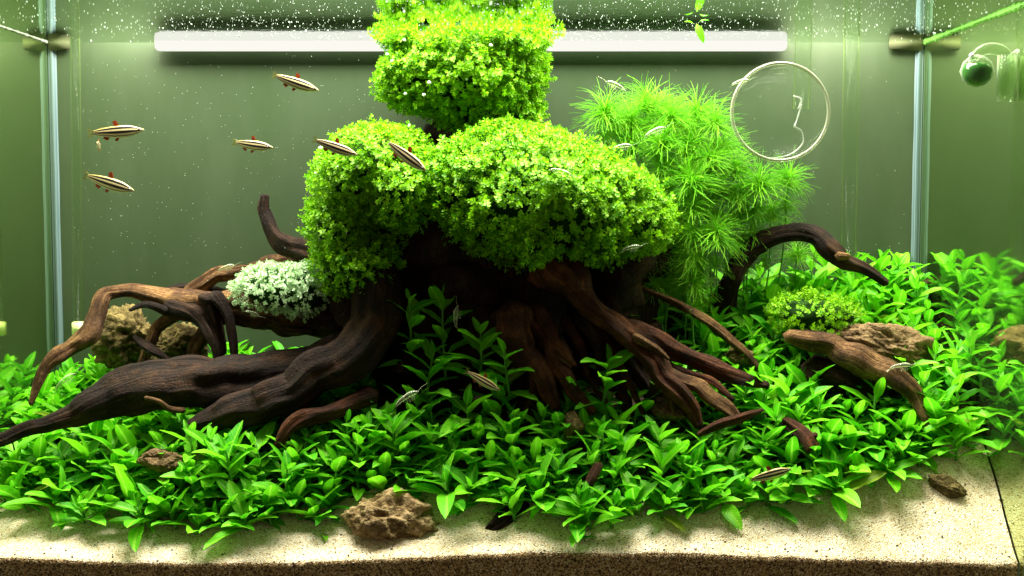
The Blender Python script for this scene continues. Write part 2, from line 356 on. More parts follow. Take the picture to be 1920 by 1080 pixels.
xs = np.linspace(-HALF + .001, HALF - .001, 221); ys = np.linspace(0, DEPTH - .001, 71)
V, Fc = [], []
for j, y in enumerate(ys):
    for x in xs: V.append((x, y, g(x, y) + 0.0012 * noise.noise(Vector((x * 90, y * 90, 3)))))
nx = len(xs)
for j in range(len(ys) - 1):
    for i in range(nx - 1): a = j * nx + i; Fc.append((a, a + 1, a + 1 + nx, a + nx))
b0 = len(V); KZ = 12
for k in range(1, KZ + 1):
    for i, x in enumerate(xs): z0 = V[i][2]; V.append((x, 0.0006 * noise.noise(Vector((x * 300, k * 9, 0))), z0 + (0.045 - z0) * k / KZ))
for k in range(KZ):
    for i in range(nx - 1):
        u = (lambda kk, ii: ii if kk == 0 else b0 + (kk - 1) * nx + ii)
        Fc.append((u(k + 1, i), u(k + 1, i + 1), u(k, i + 1), u(k, i)))
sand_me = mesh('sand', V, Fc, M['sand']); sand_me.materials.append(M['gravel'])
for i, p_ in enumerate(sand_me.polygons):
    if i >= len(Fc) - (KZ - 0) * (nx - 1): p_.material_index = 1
tag(link('sand', sand_me), 'pale speckled sand bed along the front of the aquarium', None, kind='structure')
V, Fc = [], []; ts = np.linspace(0, 1, 50)
for t in ts:
    for x in xs:
        yf = yfront(x) + 0.012 + 0.004 * noise.noise(Vector((x * 40, 2, 0))); y = yf + (DEPTH - .002 - yf) * t
        V.append((x, y, g(x, y) - 0.004 + 0.010 * sstep((y - yf) / 0.03) + 0.0015 * noise.noise(Vector((x * 120, y * 120, 9)))))
for j in range(len(ts) - 1):
    for i in range(nx - 1): a = j * nx + i; Fc.append((a, a + 1, a + 1 + nx, a + nx))
tag(link('soil', mesh('soil', V, Fc, M['soil'])), 'dark planting soil under the leafy carpet', None, kind='structure')

tank = thing('aquarium_tank', (0, DEPTH, 0.045), 'glass aquarium with grey green frosted back, mirror like sides and silicone corner seams', 'aquarium')
part('back_pane', box((0, DEPTH + 0.003, 0.345), 2 * HALF, 0.006, 0.60), M['panel'], tank, False)
for s in (-1, 1):
    part('side_pane', box((s * (HALF + 0.003), 0.135, 0.345), 0.006, 0.29, 0.60), M['mirror'], tank, False)
    w = 0.0082; V = []; Fc = []; nz_ = 40
    for k in range(nz_ + 1):
        z = 0.06 + (0.64 - 0.06) * k / nz_; ww = w * (1 + 0.08 * noise.noise(Vector((z * 20, s, 0))))
        for (dx, dy) in ((0, 0.002), (ww * .32, 0.0022), (ww * .36, 0.0036), (ww * .66, 0.0038), (ww * .7, 0.0025), (ww, 0.0006)): V.append((s * (HALF - dx - .0004), DEPTH - dy, z))
    for k in range(nz_):
        for i in range(5): a = k * 6 + i; Fc.append((a, a + 1, a + 7, a + 6))
    part('corner_seam', (V, Fc), M['silicone'], tank)
part('bottom_pane', box((0, 0.135, 0.040), 2 * HALF, 0.29, 0.008), M['glass'], tank, False)
V = [(-HALF, -0.001, WATER_Z), (HALF, -0.001, WATER_Z), (HALF, DEPTH, WATER_Z), (-HALF, DEPTH, WATER_Z)]
tag(link('water_surface', mesh('water_surface', V, [(0, 1, 2, 3)], M['water'])), 'still water surface seen from below, mirroring the back wall', None, kind='structure')

# lamp tube along the back at the waterline
yl = DEPTH - 0.011; a = at(291, 76, yl); b = at(1475, 74, yl)
rt = 18.5 * pxm(yl)
lamp = thing('lamp_tube', (0, yl, WATER_Z), 'long white fluorescent tube lying along the back wall at the waterline', 'lamp')
def capsule(x0, x1, c_y, c_z, r, seg=24):
    V, Fc = [], []; prof = [(x0, .75), (x0 + .002, .93), (x0 + .005, 1), (x1 - .005, 1), (x1 - .002, .93), (x1, .75)]
    for x, k in prof:
        for i in range(seg): q = 2 * math.pi * i / seg; V.append((x, c_y + math.cos(q) * r * k * .5, c_z + math.sin(q) * r * k))
    for i in range(len(prof) - 1):
        for k in range(seg): A = i * seg + k; B = i * seg + (k + 1) % seg; Fc.append((A, B, B + seg, A + seg))
    Fc.append(tuple(range(seg))[::-1]); Fc.append(tuple(range((len(prof) - 1) * seg, len(prof) * seg))); return V, Fc
part('tube', capsule(a.x, b.x, yl, WATER_Z, rt), M['tube'], lamp)
for s, (x0, x1) in ((-1, (-HALF + .0015, at(134, 80, DEPTH).x)), (1, (at(1665, 80, DEPTH).x, HALF - .0015))):
    cl = thing('lamp_bracket', ((x0 + x1) / 2, DEPTH - .004, WATER_Z), ('olive plastic bracket tab in the back left corner at the waterline' if s < 0 else 'olive plastic bracket tab in the back right corner at the waterline'), 'bracket', 'brackets of the rear lamp')
    part('tab', box(((x0 + x1) / 2, DEPTH - .004, WATER_Z - .002), x1 - x0, .005, .013, .0015), M['cap'], cl)

# ================================================================== ROCKS
def rock(name, px, py, y, rx, ry, rd, seed, mat, label, pits=0.5, sub=None, tilt=0.0, pitf=1.0, rel=1.0):
    c = at(px, py, y); k = pxm(y); R = Vector((rx * k, rd, ry * k)); V = []; vein = []
    sv, sf = ICO4; ca, sa = math.cos(tilt), math.sin(tilt); rr = random.Random(seed)
    planes = []
    for _ in range(11):
        n = Vector((rr.gauss(0, 1), rr.gauss(0, 1), rr.gauss(0, 1))).normalized(); planes.append((n, rr.uniform(.72, .92)))
    for d in sv:
        d = Vector(d); r = 1.05
        for n, cc in planes:
            q = d.dot(n)
            if q > .05: r = min(r, cc / q)
        r += 0.16 * noise.noise(d * 1.5 + Vector((seed * 3.1, seed, 0)))
        w = d + Vector((noise.noise(d * 3 + Vector((seed, 0, 0))), noise.noise(d * 3 + Vector((0, seed, 7))), noise.noise(d * 3 + Vector((5, 0, seed))))) * .22
        cell = noise.voronoi(w * 2.9 * pitf + Vector((seed, 0, 0)))[0]; e = cell[1] - cell[0]; v1 = 1 - min(1, e / .16)
        cell = noise.voronoi(w * 6.5 * pitf + Vector((0, seed, 3)))[0]; e = cell[1] - cell[0]; v2 = 1 - min(1, e / .2)
        m = max(0, noise.noise(d * 1.7 + Vector((seed, 9, 0))) + .35)
        r += pits * (.085 * v1 + .06 * v2 * m - .05)
        r -= .30 * pits * max(0, noise.noise(d * 3.1 + Vector((0, seed, 4))) - .26)
        r += 0.075 * rel * noise.fractal(d * 7 + Vector((seed, 2, 0)), 0.8, 2.1, 4)
        p = Vector((d.x * R.x, d.y * R.y, d.z * R.z)) * r; vein.append(max(v1, v2 * m))
        V.append(c + Vector((p.x * ca - p.z * sa, p.y, p.x * sa + p.z * ca)))
    me = mesh(name, [v - c for v in V], sf.tolist(), mat); at_ = me.attributes.new('vein', 'FLOAT', 'POINT'); at_.data.foreach_set('value', vein)
    o = link(name, me); o.location = c
    return tag(o, label, 'stone')
rock('honeycomb_stone', 728, 978, 0.034, 90, 60, 0.026, 4, M['rock'], 'tan honeycomb stone half buried in the pale sand at the front', 1.5, tilt=-.10, pitf=.7, rel=.6)
rock('pitted_stone', 232, 628, 0.222, 66, 62, 0.03, 5, M['rockolive'], 'olive pitted stone under the arching left branch', 1.4, rel=1.7)
rock('pitted_stone', 335, 655, 0.215, 62, 46, 0.03, 6, M['rockolive'], 'flatter olive stone behind the legs of the left branch', 1.4, rel=1.7)
rock('slab_stone', 1655, 645, 0.150, 116, 42, 0.03, 9, M['rockdark'], 'brown layered stone slab above the right hand log', 1.0, tilt=-.24, pitf=1.3)
rock('stone_chip', 1775, 912, 0.050, 42, 18, 0.012, 11, M['rockolive'], 'small olive stone chip lying on sand near the right wall', 0.7, tilt=-.55)
rock('buried_stone', 1255, 772, 0.100, 40, 15, 0.016, 12, M['rockdark'], 'brown stone between leaves below the right roots', 0.8)
rock('buried_stone', 1385, 668, 0.165, 32, 20, 0.02, 13, M['rockolive'], 'tan stone among leaves beside the thin stick', 0.8)
rock('buried_stone', 300, 862, 0.060, 42, 22, 0.014, 14, M['rockdark'], 'brown stone showing between leaves below the thick left root', 0.8)
rock('buried_stone', 1075, 800, 0.085, 24, 26, 0.014, 15, M['rockolive'], 'tan stone among leaves below the middle root', 0.8)

# ================================================================== DRIFTWOOD
def wood(name, base, label, limbs):
    o = thing(name, base, label, 'driftwood')
    for i, (nm, mt, path, kw) in enumerate(limbs): part(nm, limb(path, seed=i + len(label), **kw), M[mt], o)
    return o
Y = 0.13
wood('driftwood_stump', at(980, 780, .15), 'dark driftwood stump with spreading roots under the leafy crown', [
    ('trunk', 'wood', [(985, 330, .19, 100), (985, 470, .19, 96), (985, 560, .185, 84), (990, 650, .172, 80), (1000, 730, .155, 92), (1005, 800, .15, 105)], dict(seg=40, rough=.12, groove=.3)),
    ('rear_trunk', 'wood', [(880, 200, .235, 55), (850, 330, .235, 90), (830, 470, .235, 150), (850, 600, .235, 170), (860, 720, .23, 190), (860, 800, .225, 190)], dict(seg=36)),
    ('rear_trunk', 'wood', [(1120, 420, .22, 120), (1130, 520, .22, 110), (1150, 640, .215, 95), (1160, 760, .205, 95)], dict(seg=32)),
    ('root', 'woodred', [(1030, 490, .13, 40), (1086, 554, .115, 22), (1167, 622, .105, 19), (1215, 668, .098, 19), (1249, 712, .09, 18), (1293, 766, .082, 16), (1312, 800, .078, 10)], {}),
    ('root', 'woodred', [(1150, 600, .12, 14), (1185, 622, .12, 17), (1256, 655, .12, 17), (1330, 692, .115, 16), (1400, 712, .11, 13), (1440, 722, .108, 7)], {}),
    ('spur', 'woodtan', [(1190, 632, .098, 9), (1215, 645, .093, 8), (1234, 656, .09, 6), (1254, 674, .088, 2.5)], dict(seg=10)),
    ('root', 'woodred', [(1005, 585, .12, 26), (1032, 640, .108, 18), (1041, 678, .10, 15), (1071, 731, .092, 11), (1112, 775, .085, 6)], {}),
    ('spur', 'woodred', [(1040, 640, .105, 13), (1060, 660, .10, 11), (1080, 686, .097, 4)], dict(seg=10)),
    ('spur', 'woodtan', [(1036, 660, .103, 7), (1056, 676, .099, 6), (1071, 687, .097, 3)], dict(seg=10)),
    ('root', 'woodred', [(965, 590, .125, 34), (978, 655, .11, 28), (1003, 684, .104, 21), (1027, 730, .098, 16), (1042, 765, .094, 10)], {}),
    ('root', 'wood', [(1095, 590, .125, 20), (1121, 640, .115, 12), (1127, 680, .112, 9), (1122, 720, .108, 6)], {}),
    ('root', 'woodred', [(1140, 620, .14, 22), (1160, 690, .125, 16), (1171, 735, .118, 14), (1178, 780, .112, 10)], {}),
    ('root', 'wood', [(1180, 660, .13, 26), (1215, 720, .12, 22), (1230, 770, .11, 16)], {}),
    ('root', 'woodred', [(1100, 560, .13, 14), (1135, 630, .12, 10), (1160, 680, .112, 8), (1190, 740, .102, 6), (1205, 780, .095, 4)], dict(seg=14)),
    ('root', 'woodred', [(1060, 600, .13, 12), (1090, 660, .118, 9), (1105, 710, .11, 7), (1140, 760, .1, 4)], dict(seg=14)),
    ('root', 'woodred', [(1190, 640, .13, 11), (1245, 680, .12, 9), (1290, 700, .112, 8), (1335, 715, .104, 7), (1375, 748, .096, 4)], dict(seg=14)),
    ('root', 'woodred', [(1020, 620, .12, 11), (1005, 680, .108, 9), (1000, 730, .1, 7), (985, 770, .094, 4)], dict(seg=14)),
    ('root', 'woodtan', [(1215, 690, .105, 8), (1250, 735, .096, 8), (1262, 775, .09, 5)], dict(seg=14)),
    ('root', 'woodtan', [(1255, 700, .105, 11), (1304, 722, .095, 13), (1332, 744, .09, 14), (1364, 768, .085, 12), (1388, 792, .08, 7)], {}),
])
wood('driftwood_limb', at(400, 800, .10), 'thick dark forked driftwood limb reaching to the front left corner', [
    ('limb', 'wood', [(690, 650, .145, 34), (600, 684, .135, 38), (480, 712, .125, 47), (400, 716, .12, 46), (333, 719, .115, 46), (259, 734, .108, 44), (195, 752, .10, 33), (100, 789, .085, 17), (50, 806, .078, 14), (0, 826, .07, 12), (-50, 846, .062, 8)], dict(seg=32, rough=.10, groove=.20)),
    ('limb', 'wood', [(700, 480, .135, 42), (703, 545, .13, 40), (700, 605, .122, 42), (668, 655, .112, 45), (604, 697, .105, 45), (532, 736, .098, 37), (460, 765, .093, 30), (395, 786, .088, 20), (355, 797, .085, 9)], dict(seg=32, rough=.10, groove=.20)),
    ('spur', 'woodtan', [(273, 746, .07, 4), (298, 752, .072, 4.5), (318, 766, .08, 6), (345, 770, .09, 5)], dict(seg=8)),
    ('root', 'woodred', [(700, 740, .10, 18), (630, 770, .085, 15), (572, 782, .078, 14), (541, 803, .072, 11), (523, 836, .068, 8)], {}),
    ('horn', 'wood', [(498, 364, .175, 9), (498, 398, .175, 11.5), (509, 431, .173, 14), (537, 456, .172, 17), (575, 472, .17, 16), (640, 500, .165, 16)], dict(blunt=True)),
    ('limb', 'wood', [(640, 500, .165, 30), (655, 560, .15, 34), (690, 620, .135, 34)], {}),
    ('limb', 'wood', [(560, 580, .185, 40), (620, 590, .18, 45), (700, 600, .19, 60)], {}),
])
wood('branching_driftwood', at(400, 665, .185), 'brown branching driftwood arching over olive stones at the left', [
    ('branch', 'woodtan', [(57, 757, .125, 4), (74, 712, .13, 9), (96, 676, .135, 12), (135, 648, .145, 15), (165, 625, .15, 19), (181, 590, .158, 16), (190, 562, .163, 15), (207, 549, .168, 13), (242, 546, .172, 12.5), (282, 556, .174, 17), (330, 573, .175, 24), (390, 577, .175, 28), (450, 583, .175, 29), (510, 592, .175, 27), (590, 604, .175, 22)], dict(seg=24)),
    ('branch', 'woodtan', [(345, 562, .185, 12), (380, 533, .188, 14), (410, 516, .19, 13), (450, 510, .192, 12), (500, 497, .19, 11), (555, 485, .185, 10), (610, 480, .18, 9)], {}),
    ('branch', 'wood', [(306, 548, .2, 7), (345, 541, .2, 8), (400, 546, .2, 7), (460, 558, .2, 8)], {}),
    ('branch', 'wood', [(318, 568, .165, 17), (368, 592, .158, 14), (390, 622, .152, 11), (404, 650, .148, 8), (408, 680, .146, 6)], {}),
    ('branch', 'wood', [(405, 556, .155, 14), (428, 590, .15, 9), (434, 625, .148, 8), (440, 668, .146, 6)], {}),
    ('branch', 'wood', [(395, 570, .165, 16), (402, 605, .16, 13), (412, 665, .155, 10)], {}),
    ('branch', 'woodtan', [(332, 590, .182, 12), (295, 613, .178, 11), (281, 642, .175, 10), (268, 675, .172, 9), (258, 700, .17, 8)], {}),
    ('spur', 'wood', [(252, 632, .16, 5), (280, 653, .158, 10), (312, 674, .156, 6)], dict(seg=10)),
    ('spur', 'wood', [(310, 585, .16, 9), (275, 571, .156, 7), (243, 582, .154, 3)], dict(seg=10)),
    ('branch', 'woodtan', [(395, 610, .18, 15), (375, 640, .178, 14), (360, 672, .175, 12)], {}),
    ('knot', 'wood', [(378, 556, .152, 8), (390, 562, .15, 10), (402, 560, .152, 8)], dict(seg=10)),
])
wood('arched_branch', at(1640, 540, .22), 'dark arched branch rising behind the leaves at the right rear', [
    ('branch', 'wood', [(1330, 640, .225, 16), (1352, 575, .215, 17), (1372, 525, .205, 17), (1398, 480, .2, 17), (1430, 448, .195, 15), (1475, 434, .19, 15), (1520, 438, .188, 16), (1550, 464, .186, 17), (1580, 488, .184, 15), (1615, 500, .184, 11), (1660, 530, .184, 8)], {}),
    ('spur', 'woodtan', [(1570, 478, .175, 9), (1592, 480, .172, 6)], dict(seg=8)), ])
wood('driftwood_log', at(1680, 780, .10), 'tan brown log sloping down below the brown stone slab at right', [
    ('log', 'woodtan', [(1478, 628, .13, 12), (1520, 640, .125, 19), (1570, 655, .118, 25), (1620, 675, .11, 27), (1668, 699, .102, 24), (1700, 724, .095, 19), (1722, 760, .09, 13), (1745, 808, .085, 7)], dict(rough=.12, groove=.18, seg=28)),
    ('spur', 'wood', [(1520, 690, .135, 26), (1590, 712, .13, 28), (1650, 730, .125, 20)], {}), ])
wood('cut_stub', at(1510, 830, .07), 'short reddish driftwood stub with a dark cut end among right front leaves', [
    ('branch', 'woodred', [(1470, 788, .085, 9), (1495, 806, .075, 12), (1512, 822, .068, 13), (1527, 842, .062, 12)], dict(blunt=True)),
    ('spur', 'woodred', [(1515, 820, .066, 6), (1530, 813, .064, 5)], dict(seg=8)) ])
wood('bent_twig', at(1370, 800, .07), 'reddish bent twig lying across leaves below the right roots', [
    ('branch', 'woodred', [(1310, 815, .07, 5), (1340, 800, .068, 9), (1375, 786, .066, 9), (1405, 777, .066, 7), (1430, 769, .066, 3)], {}) ])
wood('thin_stick', at(1300, 600, .17), 'thin brown stick running down through the right rear leaves', [
    ('branch', 'woodtan', [(1196, 538, .175, 4), (1240, 556, .17, 6), (1272, 572, .165, 7), (1310, 592, .16, 8), (1345, 616, .155, 8), (1385, 650, .15, 8), (1420, 690, .145, 5)], dict(rough=.3)) ])
wood('wood_chip', at(1105, 930, .03), 'pointed brown wood chip standing among the middle front leaves', [('branch', 'woodred', [(1124, 872, .04, 8), (1112, 895, .036, 9), (1100, 918, .034, 6), (1091, 934, .034, 1.5)], dict(seg=10)) ])
wood('wood_chunk', at(945, 985, .034), 'dark wood chunk half buried at the sand edge right of the front stone', [('branch', 'wood', [(912, 994, .03, 5), (930, 984, .032, 12), (955, 968, .038, 16), (985, 950, .046, 12)], {}) ])

# ================================================================== SMALL LEAVED CUSHIONS
def sprig_variant(rng):
    V, Fc = [], []
    h = rng.uniform(.008, .0125)
    bend = np.array((rng.uniform(-.3, .3), rng.uniform(-.3, .3)))
    def axis(t): return np.array((bend[0] * h * t * t, bend[1] * h * t * t, h * t))
    r = .00032
    for i, t in enumerate((0, 1)):
        for k in range(3): q = 2 * math.pi * k / 3; V.append(axis(t) + np.array((math.cos(q) * r, math.sin(q) * r, 0)))
    for k in range(3): a, b = k, (k + 1) % 3; Fc += [(a, b, b + 3), (a, b + 3, a + 3)]
    a0 = rng.uniform(0, 6.28)
    for t, n, ln, el in ((.35, 3, .0044, .05), (.62, 3, .0043, .25), (.85, 4, .0036, .5), (1.0, 3, .0022, .95)):
        a0 += .6
        for k in range(n):
            q = a0 + 2 * math.pi * k / n + rng.uniform(-.25, .25); e = el + rng.uniform(-.25, .25); l = ln * rng.uniform(.8, 1.2); w = l * .29
            d = np.array((math.cos(q) * math.cos(e), math.sin(q) * math.cos(e), math.sin(e))); s = np.array((-math.sin(q), math.cos(q), 0)); nrm = np.cross(d, s)
            o = axis(t); b = len(V)
            V += [o, o + d * l * .4 + s * w - nrm * l * .08, o + d * l * .75 + s * w * .8 - nrm * l * .05, o + d * l + nrm * l * .10, o + d * l * .75 - s * w * .8 - nrm * l * .05, o + d * l * .4 - s * w - nrm * l * .08]
            Fc += [(b, b + 1, b + 5), (b + 1, b + 2, b + 4), (b + 1, b + 4, b + 5), (b + 2, b + 3, b + 4)]
    return np.array(V), np.array(Fc)
SPR = [sprig_variant(RNG) for _ in range(8)]
SPR_ME = {}
def sprig_mesh(k, mat):
    if (k, mat) not in SPR_ME: SPR_ME[(k, mat)] = fast_mesh('sprig', SPR[k][0], SPR[k][1], M[mat])
    return SPR_ME[(k, mat)]
def cushion(name, label, cat, blobs, count, mat, scale=1.0, seed=1, nparts=300, hang=0.5, core=0.82, lump=.12, zmax=WATER_Z - .001, upb=0.45):
    rng = np.random.default_rng(seed)
    C = [at(b[0], b[1], b[2]) for b in blobs]; RR = [np.array((b[3] * pxm(b[2]), b[5], b[4] * pxm(b[2]))) for b in blobs]
    area_ = np.array([(r[0] * r[1] + r[0] * r[2] + r[1] * r[2]) for r in RR]); area_ /= area_.sum()
    base = Vector(C[0]); root = thing(name, base, label, cat)
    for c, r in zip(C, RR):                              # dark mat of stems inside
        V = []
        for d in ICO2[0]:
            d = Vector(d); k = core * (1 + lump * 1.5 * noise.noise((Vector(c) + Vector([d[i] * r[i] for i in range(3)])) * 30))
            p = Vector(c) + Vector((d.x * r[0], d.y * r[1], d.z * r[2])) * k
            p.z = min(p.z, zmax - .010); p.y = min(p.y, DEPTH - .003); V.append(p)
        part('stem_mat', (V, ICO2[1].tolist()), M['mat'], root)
    mats, front = [], []
    tries = 0
    while len(mats) < count and tries < count * 12:
        tries += 1
        i = rng.choice(len(blobs), p=area_); c, r = np.array(C[i]), RR[i]
        d = rng.normal(size=3); d /= np.linalg.norm(d)
        depth = (1.02 - 0.18 * rng.random() ** 1.5) if rng.random() > .055 else rng.uniform(1.03, 1.17)
        lum = 1 + lump * 1.5 * noise.noise(Vector((c + d * r) * 30)) + .05 * noise.noise(Vector((c + d * r) * 90))
        p = c + d * r * depth * lum
        if p[2] > zmax or p[1] > DEPTH - .006: continue
        if any(j != i and (((p - np.array(C[j])) / RR[j]) ** 2).sum() < .80 for j in range(len(blobs))): continue
        n = d / r; n /= np.linalg.norm(n)
        if n[1] > .45 and rng.random() < .6: continue
        if n[2] < -.25 and rng.random() > hang: continue
        up = np.array((0, 0, upb if n[2] > -.3 else -.1)); z = n * .8 + up + rng.normal(size=3) * .28
        if p[2] > zmax - .012: z[2] = min(z[2], .05)
        Rm = frame_to(z, rng.uniform(0, 6.28)) * scale * 0.86 * rng.uniform(.65, 1.25)
        m = np.eye(4); m[:3, :3] = Rm; m[:3, 3] = p; mats.append(m)
        front.append((-n[1]) * 1.0 - p[1] * 4 + depth * 3 + rng.normal() * .15)
    mats = np.array(mats); which = rng.integers(0, len(SPR), len(mats)); order = np.argsort(-np.array(front))
    sel, rest = order[:nparts], order[nparts:]
    off = np.array(base)
    for i in sel:
        m = mats[i].copy(); m[:3, 3] -= off
        o = link('sprig', sprig_mesh(int(which[i]), mat), root); o.matrix_basis = Matrix(m.tolist())
    if len(rest):
        mm = mats[rest].copy(); mm[:, :3, 3] -= off
        V, Fc = join_instances(SPR, which[rest], mm)
        o = link('sprig_mass', fast_mesh('sprig_mass', V, Fc, M[mat]), root); o['kind'] = 'stuff'
    return root
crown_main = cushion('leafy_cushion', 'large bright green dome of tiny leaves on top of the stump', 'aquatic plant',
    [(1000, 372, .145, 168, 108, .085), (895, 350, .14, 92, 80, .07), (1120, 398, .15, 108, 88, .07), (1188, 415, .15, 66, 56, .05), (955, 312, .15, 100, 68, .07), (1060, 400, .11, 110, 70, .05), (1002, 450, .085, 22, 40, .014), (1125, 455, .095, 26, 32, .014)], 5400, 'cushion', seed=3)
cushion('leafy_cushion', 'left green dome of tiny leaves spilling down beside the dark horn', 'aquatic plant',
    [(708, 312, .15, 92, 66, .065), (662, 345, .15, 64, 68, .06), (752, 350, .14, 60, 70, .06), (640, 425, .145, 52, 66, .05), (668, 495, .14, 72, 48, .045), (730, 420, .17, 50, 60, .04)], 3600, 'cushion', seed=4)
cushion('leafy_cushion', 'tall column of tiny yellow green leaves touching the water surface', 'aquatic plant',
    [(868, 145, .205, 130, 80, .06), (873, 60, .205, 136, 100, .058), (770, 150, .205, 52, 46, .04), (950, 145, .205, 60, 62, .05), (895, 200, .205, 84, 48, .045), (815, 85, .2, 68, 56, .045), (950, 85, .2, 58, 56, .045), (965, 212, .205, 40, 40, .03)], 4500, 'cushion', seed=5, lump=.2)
cushion('highlit_cushion', 'small green cushion with highlights painted white, left of the leafy domes', 'aquatic plant',
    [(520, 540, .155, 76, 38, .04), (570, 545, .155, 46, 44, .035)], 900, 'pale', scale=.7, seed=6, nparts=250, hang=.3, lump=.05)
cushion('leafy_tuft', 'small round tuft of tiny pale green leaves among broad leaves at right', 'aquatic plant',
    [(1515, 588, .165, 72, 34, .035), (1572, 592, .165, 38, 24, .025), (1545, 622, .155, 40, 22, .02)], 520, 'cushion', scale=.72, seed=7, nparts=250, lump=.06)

# pearls of oxygen clinging to the leaves
def bubble_cloud(name, pts, rad, mat, label, kind='stuff', sub=ICO2, squash=None):
    mats = np.zeros((len(pts), 4, 4)); mats[:, 3, 3] = 1
    for i, p in enumerate(pts):
        r = rad[i]; mats[i, :3, :3] = np.diag((r, r, r) if squash is None else squash(r)); mats[i, :3, 3] = p
    V, Fc = join_instances([sub], np.zeros(len(pts), dtype=int), mats)
    return tag(link(name, fast_mesh(name, V, Fc, mat, True)), label, None, kind=kind)
for i, (px, py, y, where) in enumerate([(745, 10, .145, 'top left of the tall column'), (726, 102, .16, 'left edge of the tall column'), (735, 115, .158, 'left edge of the tall column, just under another'), (758, 75, .15, 'upper left face of the tall column'), (805, 155, .140, 'middle face of the tall column'), (795, 178, .142, 'lower left face of the tall column'), (760, 176, .146, 'lower left rim of the tall column'), (920, 85, .140, 'upper right face of the tall column'), (875, 148, .138, 'centre face of the tall column'), (768, 236, .15, 'air below the tall column'), (633, 313, .088, 'left dome front'), (592, 325, .13, 'left rim of the left dome'), (670, 312, .085, 'middle of the left dome'), (601, 278, .13, 'top left rim of the left dome'), (606, 360, .12, 'lower left rim of the left dome')]):
    p = at(px, py, y); r = random.uniform(2.6, 4.4) * pxm(y)
    o = link('oxygen_bubble', mesh('oxygen_bubble', ICO2[0] * r, ICO2[1].tolist(), M['white']), None, p)
    tag(o, 'tiny white oxygen bubble on ' + where if 'air' not in where else 'tiny white oxygen bubble hanging below the tall leafy column', 'bubble', 'oxygen bubbles on the small leaves')

# ================================================================== BROAD LEAVED CARPET
def leaf_mesh(seed):
    rng = random.Random(seed); nL, V, Fc = 9, [], []
    curl = rng.uniform(.10, .42); fold = rng.uniform(.10, .28); w0 = rng.uniform(.15, .19); wav = rng.uniform(.006, .018); side = rng.uniform(-.05, .05)
    for i in range(nL + 1):
        t = i / nL
        w = w0 * (math.sin(math.pi * min(1, (t * .93 + .05)) ** .92) ** .72) if t > .0 else .018
        if t < .12: w = .02 + (w - .02) * (t / .12) * .6
        if i == nL: w = .004
        zc = -curl * t * t + .10 * t; xc = side * t * t
        for j in (-2, -1, 0, 1, 2):
            u = j / 2; z = zc + abs(u) * w * fold * 1.6 + wav * math.sin(t * 17 + j * 1.7 + seed) * abs(u)
            V.append((xc + u * w, t, z - (.006 if j == 0 else 0)))
    for i in range(nL):
        for j in range(4): a = i * 5 + j; Fc.append((a, a + 1, a + 6, a + 5))
    return mesh('leaf', V, Fc, M['carpet'])
LEAVES = [leaf_mesh(s) for s in range(10)]
M['oldleaf'] = leaf_material('older_leaf', (0.10, 0.26, 0.008), (0.30, 0.40, 0.03), (0.4, 0.5, 0.1))
OLD = []
for m_ in LEAVES[:4]: m2 = m_.copy(); m2.materials.clear(); m2.materials.append(M['oldleaf']); OLD.append(m2)
STEM_ME = mesh('stem', *(lambda s: (s[0], s[1]))(sweep([Vector((0, 0, 0)), Vector((.04, 0, .5)), Vector((0, .03, 1))], [.05, .045, .03], 6, step=.5)), M['stem'])
def leafy_plant(x, y, h, label, group, rng, size=.0265, npair=None, lean=(0, 0), z=None):
    root = thing('leafy_plant', (x, y, (g(x, y) + .001) if z is None else z), label, 'aquatic plant', group)
    root.rotation_euler = (lean[1] + rng.uniform(-.16, .16), lean[0] + rng.uniform(-.16, .16), rng.uniform(0, 6.28))
    st = link('stem', STEM_ME, root); st.scale = (.028, .028, h)
    n = npair or (5 if h < .022 else 6)
    a = rng.uniform(0, 6.28)
    for k in range(n):
        t = (k + .35) / (n - .65); top = k == n - 1; a += math.pi / 2 + rng.uniform(-.3, .3)
        L_ = size * (1.08 - .22 * t) * rng.uniform(.85, 1.18) * (.55 if top else 1.0)
        for s in range(2):
            q = a + math.pi * s + rng.uniform(-.25, .25)
            el = .15 + .75 * t + rng.uniform(-.35, .35) + (.15 if top else 0)
            o = link('leaf', OLD[rng.randrange(4)] if (k < 2 and rng.random() < .06) else LEAVES[rng.randrange(10)], root)
            o.location = (0, 0, h * t + rng.uniform(-.002, .002)); l = L_ * rng.uniform(.88, 1.12)
            o.rotation_euler = (el, rng.uniform(-.35, .35), q); o.scale = (l * rng.uniform(.95, 1.25), l, l)
    return root
